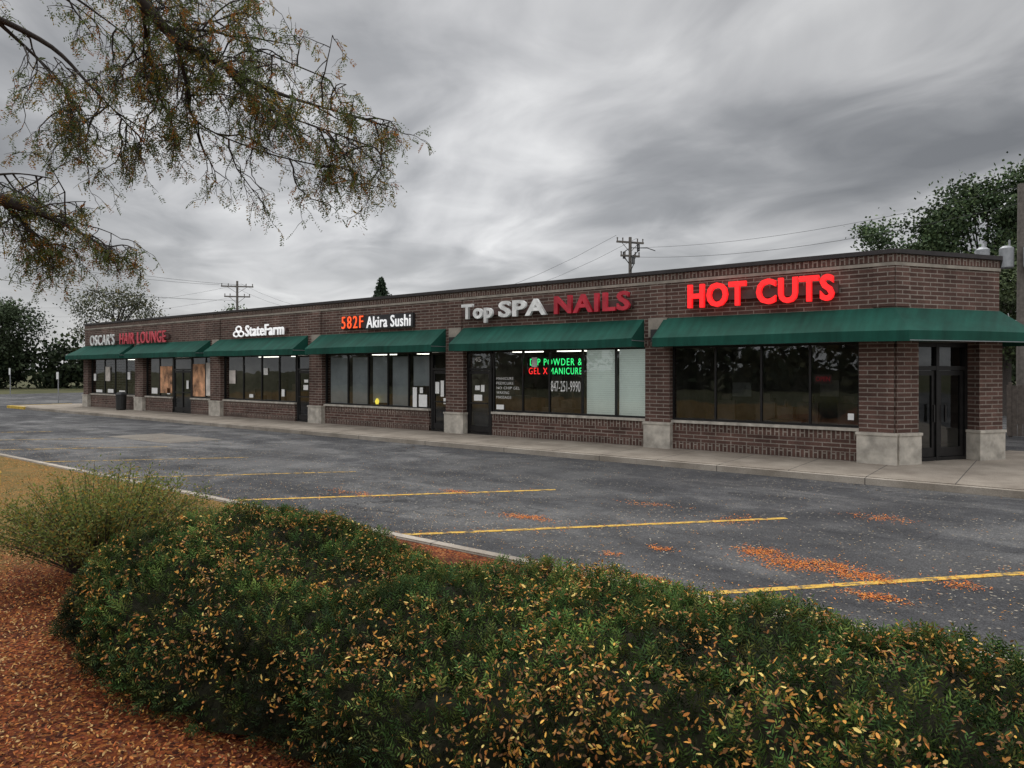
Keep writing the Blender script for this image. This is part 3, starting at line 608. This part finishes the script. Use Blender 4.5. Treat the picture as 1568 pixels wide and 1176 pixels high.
# ---------------------------------------------------------------- overhanging honey locust
TR=empty('honey_locust_tree',(-7.2,-18.4,0)); br=MB(); LF=[]
def smooth(pts,n=8):
    P=[Vector(p) for p in pts]; out=[]
    for i in range(len(P)-1):
        p0=P[max(i-1,0)];p1=P[i];p2=P[i+1];p3=P[min(i+2,len(P)-1)]
        for k in range(n):
            t=k/n; out.append(.5*((2*p1)+(p2-p0)*t+(2*p0-5*p1+4*p2-p3)*t*t+(3*p1-p0-3*p2+p3)*t**3))
    out.append(P[-1]); return out
trunk=smooth([(-7.2,-18.4,-.1),(-7.15,-18.3,1.2),(-7.2,-18.15,2.4),(-7.1,-18.0,3.3)]); br.tube(trunk,list(np.linspace(.26,.19,len(trunk))),12)
limbs=[([(-7.1,-18.0,3.2),(-6.9,-17.2,4.8),(-6.6,-16,5.6),(-6.43,-15.07,5.56),(-6.35,-14.76,5.33),(-6.30,-14.47,5.09),(-6.16,-14.11,4.94),(-5.95,-13.69,4.77),(-5.66,-13.25,4.66),(-5.42,-12.9,4.58)],.11,16),
 ([(-6.30,-14.47,5.09),(-6.45,-14.3,4.8),(-6.6,-14.1,4.5),(-6.2,-13.62,4.25),(-5.75,-13.2,4.12)],.022,0),
 ([(-6.30,-14.55,5.15),(-6.2,-14.1,5.25),(-6.13,-13.71,5.2),(-5.79,-13.2,5.02)],.018,0),
 ([(-6.16,-14.11,4.94),(-5.95,-13.8,4.6),(-5.6,-13.35,4.42),(-5.35,-12.95,4.3)],.018,0),
 ([(-6.35,-14.76,5.33),(-6.6,-14.5,5.35),(-6.6,-14.1,5.45),(-6.3,-13.8,5.6)],.018,2),
 ([(-6.35,-14.76,5.33),(-6.7,-14.5,5.0),(-6.9,-14.3,4.7),(-6.9,-14.0,4.5)],.018,2),
 ([(-7.1,-18.0,3.2),(-7.6,-17,4.6),(-7.5,-16,5.2),(-7.39,-15.18,5.13),(-7.2,-14.8,4.75),(-7.04,-14.53,4.42)],.07,16),
 ([(-7.5,-16,5.2),(-7.1,-15.3,5.5),(-6.9,-14.8,5.3),(-6.75,-14.45,5.0)],.025,4),
 ([(-7.45,-15.5,5.2),(-7.55,-15.0,4.9),(-7.6,-14.8,4.65)],.02,3),
 ([(-7.2,-18.2,2.8),(-7.9,-17,3.6),(-7.95,-15.9,3.85),(-7.79,-15.37,3.69),(-7.73,-15.07,3.61),(-7.70,-14.79,3.50),(-7.61,-14.47,3.3)],.13,16),
 ([(-7.85,-15.7,3.8),(-8.0,-15.2,4.0),(-7.9,-14.9,4.0)],.02,2),
 ([(-7.79,-15.4,3.7),(-7.95,-15.1,3.5),(-8.0,-14.9,3.35)],.02,2),
 ([(-7.1,-18.0,3.2),(-6,-18.4,5),(-4.5,-18.8,6.8),(-3.5,-19,8)],.1,10),([(-7.1,-18.0,3.2),(-7.9,-19,5),(-9,-20,7.5)],.1,10)]
def compound(p,d):
    d=d.normalized(); n=random.randint(4,7); L=random.uniform(.07,.12); sd=d.cross(Vector((random.gauss(0,1),random.gauss(0,1),random.gauss(0,1)))).normalized()
    c=random.random()
    for k in range(n):
        t=(k+1)/n; q=p+d*L*t+Vector((0,0,-.02*t))
        for s in (1,-1):
            if random.random()<.85: LF.append((q+sd*s*.012,(sd*s+d*.5),c))
def twig(p,d,L,r,lvl,dens):
    n=6; pts=[p]; dd=d.copy()
    for i in range(n):
        dd=(dd+Vector((random.gauss(0,.24),random.gauss(0,.24),random.gauss(-.10,.18)))).normalized(); pts.append(pts[-1]+dd*L/n)
    br.tube(pts,list(np.linspace(r,r*.35,n+1)),5 if lvl==0 else 3,0,False)
    if lvl<2:
        for i in range(1,n+1):
            if random.random()<(.9 if lvl==0 else .5):
                e=(dd*.6+Vector((random.gauss(0,.7),random.gauss(0,.7),random.gauss(-.2,.6)))).normalized()
                twig(pts[i],e,L*random.uniform(.4,.65),r*.58,lvl+1,dens)
    if lvl>=1:
        for i in range(2,n+1):
            if random.random()<dens: compound(pts[i],Vector((random.gauss(0,.6),random.gauss(0,.6),-.5+random.gauss(0,.4)))+dd*.5)
for pts,r,skip in limbs:
    sp=smooth(pts,6); m=len(sp); rr=[max(.007,r*(1-i/(m-1))**1.15) for i in range(m)]; br.tube(sp,rr,8)
    for i in range(skip,m):
        if random.random()<.72:
            d=(sp[min(i+1,m-1)]-sp[i-1]).normalized() if i>0 else Vector((0,1,0))
            e=(d*.5+Vector((random.gauss(0,.6),random.gauss(0,.5),random.gauss(-.08,.6)))).normalized()
            f_=1.0 if i<m-5 else .75
            twig(sp[i],e,random.uniform(.35,.75)*f_,.010,0,.50)
br.make('trunk_and_limbs',M['bark'],TR,True)
n=len(LF)
LC=np.array([tuple(a) for a,_,_ in LF]);LD=np.array([tuple(b) for _,b,_ in LF]);cc=np.array([c for *_,c in LF])
cA=np.where(cc[:,None]<.68,np.array([.095,.125,.035]),np.where(cc[:,None]<.86,np.array([.28,.19,.035]),np.array([.30,.12,.025])))*rng.uniform(.65,1.3,(n,1))
leaves('foliage',LC,LD,rdir(n),rng.uniform(.022,.036,n),rng.uniform(.009,.014,n),cA,M['leaf'],TR)
# ---------------------------------------------------------------- background trees
def crown_pts(c,r,ncl,nl,cs):
    d=rdir(ncl); rad=rng.uniform(.25,1.0,ncl)**.55; cc=np.array(c)+d*rad[:,None]*np.array(r)
    pts=[];sh=[]
    for q in cc:
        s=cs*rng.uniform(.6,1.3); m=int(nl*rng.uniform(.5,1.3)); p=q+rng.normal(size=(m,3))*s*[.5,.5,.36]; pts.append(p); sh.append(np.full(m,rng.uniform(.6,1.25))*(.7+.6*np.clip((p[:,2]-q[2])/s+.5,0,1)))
    return np.concatenate(pts),np.concatenate(sh),cc
def tree(name,base,h,r,ncl,nl,cs,ls,pal,rz=None,low=.28):
    T_=empty(name,base); mb=MB(); bx,by,bz=base; rz=rz or (h*(1-low))/2
    c=(bx,by,bz+h-rz); P,sh,cc=crown_pts(c,(r,r,rz),ncl,nl,cs)
    mb.tube([base,(bx+.1,by,bz+h*.3),(bx,by,bz+h*.7)],[h*.028,h*.02,h*.008],8)
    for q in cc[::2]:
        s=Vector((bx,by,bz+h*random.uniform(.25,.55))); q=Vector(q); mb.tube([s,s.lerp(q,.5)+Vector((0,0,.2)),q],[h*.008,h*.005,h*.002],4,0,False)
    mb.make('trunk_and_limbs',M['bark'],T_,True)
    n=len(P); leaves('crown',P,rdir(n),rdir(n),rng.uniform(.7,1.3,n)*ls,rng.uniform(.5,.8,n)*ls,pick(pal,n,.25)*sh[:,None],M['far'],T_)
G=[(.05,.08,.034),(.07,.10,.04),(.04,.065,.03)]; GO=[(.08,.09,.05),(.11,.10,.05),(.06,.07,.04)]
tree('maple_tree',(-3.4,36,-.1),14.6,4.8,80,380,1.3,.24,G)
tree('maple_tree',(-8.2,34,-.1),12.0,3.7,50,320,1.1,.22,G)
tree('maple_tree',(1.5,34,-.1),14.8,4.5,60,360,1.3,.24,G)
tree('maple_tree',(-2.0,24,-.1),8.2,2.8,34,300,1.0,.18,[(.05,.07,.03),(.06,.08,.03)])
tree('bare_autumn_tree',(-93,22,-.1),13.2,5.6,70,150,1.5,.26,GO)
tree('oak_tree',(-104,12,-.1),11.5,6,50,260,1.8,.34,[(.05,.07,.035)])
tree('oak_tree',(-83,32,-.1),9.8,4,36,240,1.4,.3,G)
tree('oak_tree',(-80,42,-.1),10.2,4,36,240,1.4,.3,G)
def mass(name,line,hs,r,n,ls,pal):
    Pp=[];Sh=[]
    for i in range(n):
        t=i/(n-1)*(len(line)-1); k=min(int(t),len(line)-2); a=np.array(line[k]);b_=np.array(line[k+1]); q=a+(b_-a)*(t-k); h=rng.uniform(*hs)
        P,s,_=crown_pts((q[0]+rng.normal()*2,q[1]+rng.normal()*2,h*.5-.3),(r*rng.uniform(.8,1.3),r,h*.5),14,110,r*.55); Pp.append(P);Sh.append(s)
    P=np.concatenate(Pp);s=np.concatenate(Sh); P[:,2]=np.maximum(P[:,2],-.1); m=len(P)
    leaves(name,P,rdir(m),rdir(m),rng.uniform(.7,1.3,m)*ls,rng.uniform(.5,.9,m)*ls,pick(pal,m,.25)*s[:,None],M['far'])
mass('distant_treeline',[(-125,-25),(-112,0),(-100,22),(-92,40),(-80,60),(-50,75),(-10,75),(20,60)],(5,8),3.5,46,.6,[(.03,.042,.02),(.04,.055,.025),(.02,.032,.016)])
mass('reflection_treeline',[(-90,-55),(-40,-60),(10,-55),(50,-40)],(5,10),5,22,.8,[(.04,.055,.028),(.07,.07,.035)])  # unseen trees behind the camera, added to darken window reflections
CT=empty('spruce_tree',(-52.9,30,-.1)); P=[]
for i in range(26):
    z=2.5+i*.34; rr=min(2.6,(11.4-z)*.50)
    for k in range(11):
        a=k*2*math.pi/11+i*.7; m=44; t=rng.uniform(0,1,m)
        P.append(np.column_stack([-52.9+np.cos(a)*rr*t*rng.uniform(.8,1.15),30+np.sin(a)*rr*t,z-.35*t*rr+rng.normal(size=m)*.08])+rng.normal(size=(m,3))*.07)
P=np.concatenate(P);n=len(P); leaves('crown',P,rdir(n),rdir(n),.28,.15,pick([(.03,.05,.03),(.04,.06,.035)],n,.3),M['far'],CT)
mb=MB(); mb.tube([(-52.9,30,-.1),(-52.9,30,11.2)],[.22,.02],8); mb.make('trunk',M['bark'],CT)
# ---------------------------------------------------------------- utility poles
def upole(name,x,y,h,arms,ang=0,trans=False,r=.15):
    U=empty(name,(x,y,-.1)); mb=MB(); mb.tube([(x,y,-.1),(x,y,h)],[r,r*.7],10)
    ca,sa=math.cos(ang),math.sin(ang)
    for z,L in arms:
        mb.obox((x-ca*L,y-sa*L),(x+ca*L,y+sa*L),.06,.06,z,z+.12)
        for t in (-.95,-.55,.55,.95): mb.tube([(x+ca*L*t,y+sa*L*t,z+.12),(x+ca*L*t,y+sa*L*t,z+.34)],[.035,.05],6)
        mb.tube([(x+ca*L*.6,y+sa*L*.6,z),(x,y,z-.6)],.02,4); mb.tube([(x-ca*L*.6,y-sa*L*.6,z),(x,y,z-.6)],.02,4)
    mb.make('pole_and_arms',M['pole'],U)
    if trans:
        m=MB()
        for dx in (-.85,0.,.85):
            m.tube([(x-.5+dx*ca*1.0,y-.45+dx*sa,h-3.6),(x-.5+dx*ca,y-.45+dx*sa,h-3.55),(x-.5+dx*ca,y-.45+dx*sa,h-2.75),(x-.5+dx*ca,y-.45+dx*sa,h-2.65)],[.22,.27,.27,.15],14)
            m.tube([(x-.4+dx*ca,y-.45+dx*sa,h-2.7),(x-.4+dx*ca,y-.45+dx*sa,h-2.4)],.04,6)
        m.make('transformers',M['metal'],U)
upole('utility_pole',-64.1,21.3,10.9,[(10.3,1.5),(9.3,1.2)],.9)
upole('utility_pole',-22.4,24.3,10.9,[(10.5,1.0),(9.6,.7)],1.0)
upole('utility_pole',-1.2,19.3,10.0,[],.2,True,.2)
upole('utility_pole',-41,-24,11,[(10.3,1.5)],.6)
mb=MB()
for (ox,oy,oz) in ((.5,.2,-.6),(-.5,.1,-1.0),(.4,-.3,-1.5)):
    c=Vector((-22.4+ox,24.3+oy,11+oz)); mb.tube([(-22.4,24.3,c.z+.2),tuple(c),(c.x+.3,c.y-.5,c.z-.5),(-22.4,24.3,c.z-.9)],.03,5); mb.tube([tuple(c),(c.x,c.y,c.z-.45)],.10,8)
mb.tube([(-22.4,24.3,10.2),(-21.0,24.0,10.0),(-20.4,23.9,9.75)],.03,5)
o=mb.make('pole_hardware',M['black']); o.parent=bpy.data.objects['utility_pole.001']; o.location=-o.parent.location
mb=MB()
def wire(a,b,sag,r=.010):
    a=Vector(a);b=Vector(b); mb.tube([a.lerp(b,t)-Vector((0,0,sag*4*t*(1-t))) for t in np.linspace(0,1,15)],r,4,0,False)
for o_ in (-1.2,.6):
    wire((-64.1+o_,21.3,10.6),(-22.4+o_*.3,24.3+o_,10.9),4.2); wire((-64.1+o_,21.3+o_,10.5),(-41+o_,-24,10.6),1.2,.015)
wire((-64.1,21.3,9.0),(-41,-24,8.9),1.2,.02)
wire((-22.4,24.3,10.2),(-1.2,19.3,9.9),.6); wire((-22.4,24.3,9.6),(-1.2,19.3,9.2),.7,.012); wire((-1.2,19.3,9.9),(30,12,10.),.7)
wire((-64.1,21.3,10.5),(-110,15,10.5),1.0); wire((-64.1,21.3,9.4),(-110,15,9.4),1.0)
mb.make('overhead_wires',M['wire'])
def signpost(x,y,h,w,hh):
    S=empty('parking_sign',(x,y,-.14)); m=MB(); m.tube([(x,y,-.14),(x,y,h)],.035,8); m.make('post',M['metal'],S)
    m=MB(); m.obox((x-w/2,y-.05),(x+w/2,y-.05),.0,.01,h-hh,h); m.obox((x-w/2+.03,y-.053),(x+w/2-.03,y-.053),.0,.002,h-hh+.03,h-.03,1); m.make('sign_plate',[M['metal'],M['paper']],S)
signpost(-51.4,.9,2.0,.4,.5); signpost(-70,4,2.3,.4,.6)
TC=empty('trash_can',(-39.3,-.5,0)); mb=MB(); mb.tube([(-39.3,-.5,.0),(-39.3,-.5,.05),(-39.3,-.5,.8),(-39.3,-.5,.82),(-39.3,-.5,.95)],[.2,.24,.26,.29,.16],16); mb.make('bin',M['black'],TC)
YM=empty('yellow_marker_post',(-15.35,-13.15,0)); mb=MB(); mb.tube([(-15.35,-13.15,-.05),(-15.35,-13.15,.22),(-15.35,-13.15,.23),(-15.35,-13.15,.29)],[.05,.05,.07,.035],12); mb.make('post',M['yellow'],YM)
FN=empty('wooden_fence',(3,11.5,-.14)); mb=MB(); x=-1.35
while x<12: mb.box(x,x+.14,11.4,11.425,-.1,1.6+random.uniform(-.02,.02)); x+=.15
for x in np.arange(-1.3,12,2.4): mb.box(x,x+.1,11.43,11.53,-.14,1.7)
mb.box(-1.35,12,11.426,11.46,.3,.4); mb.box(-1.35,12,11.426,11.46,1.3,1.4); mb.make('boards',M['fence'],FN)
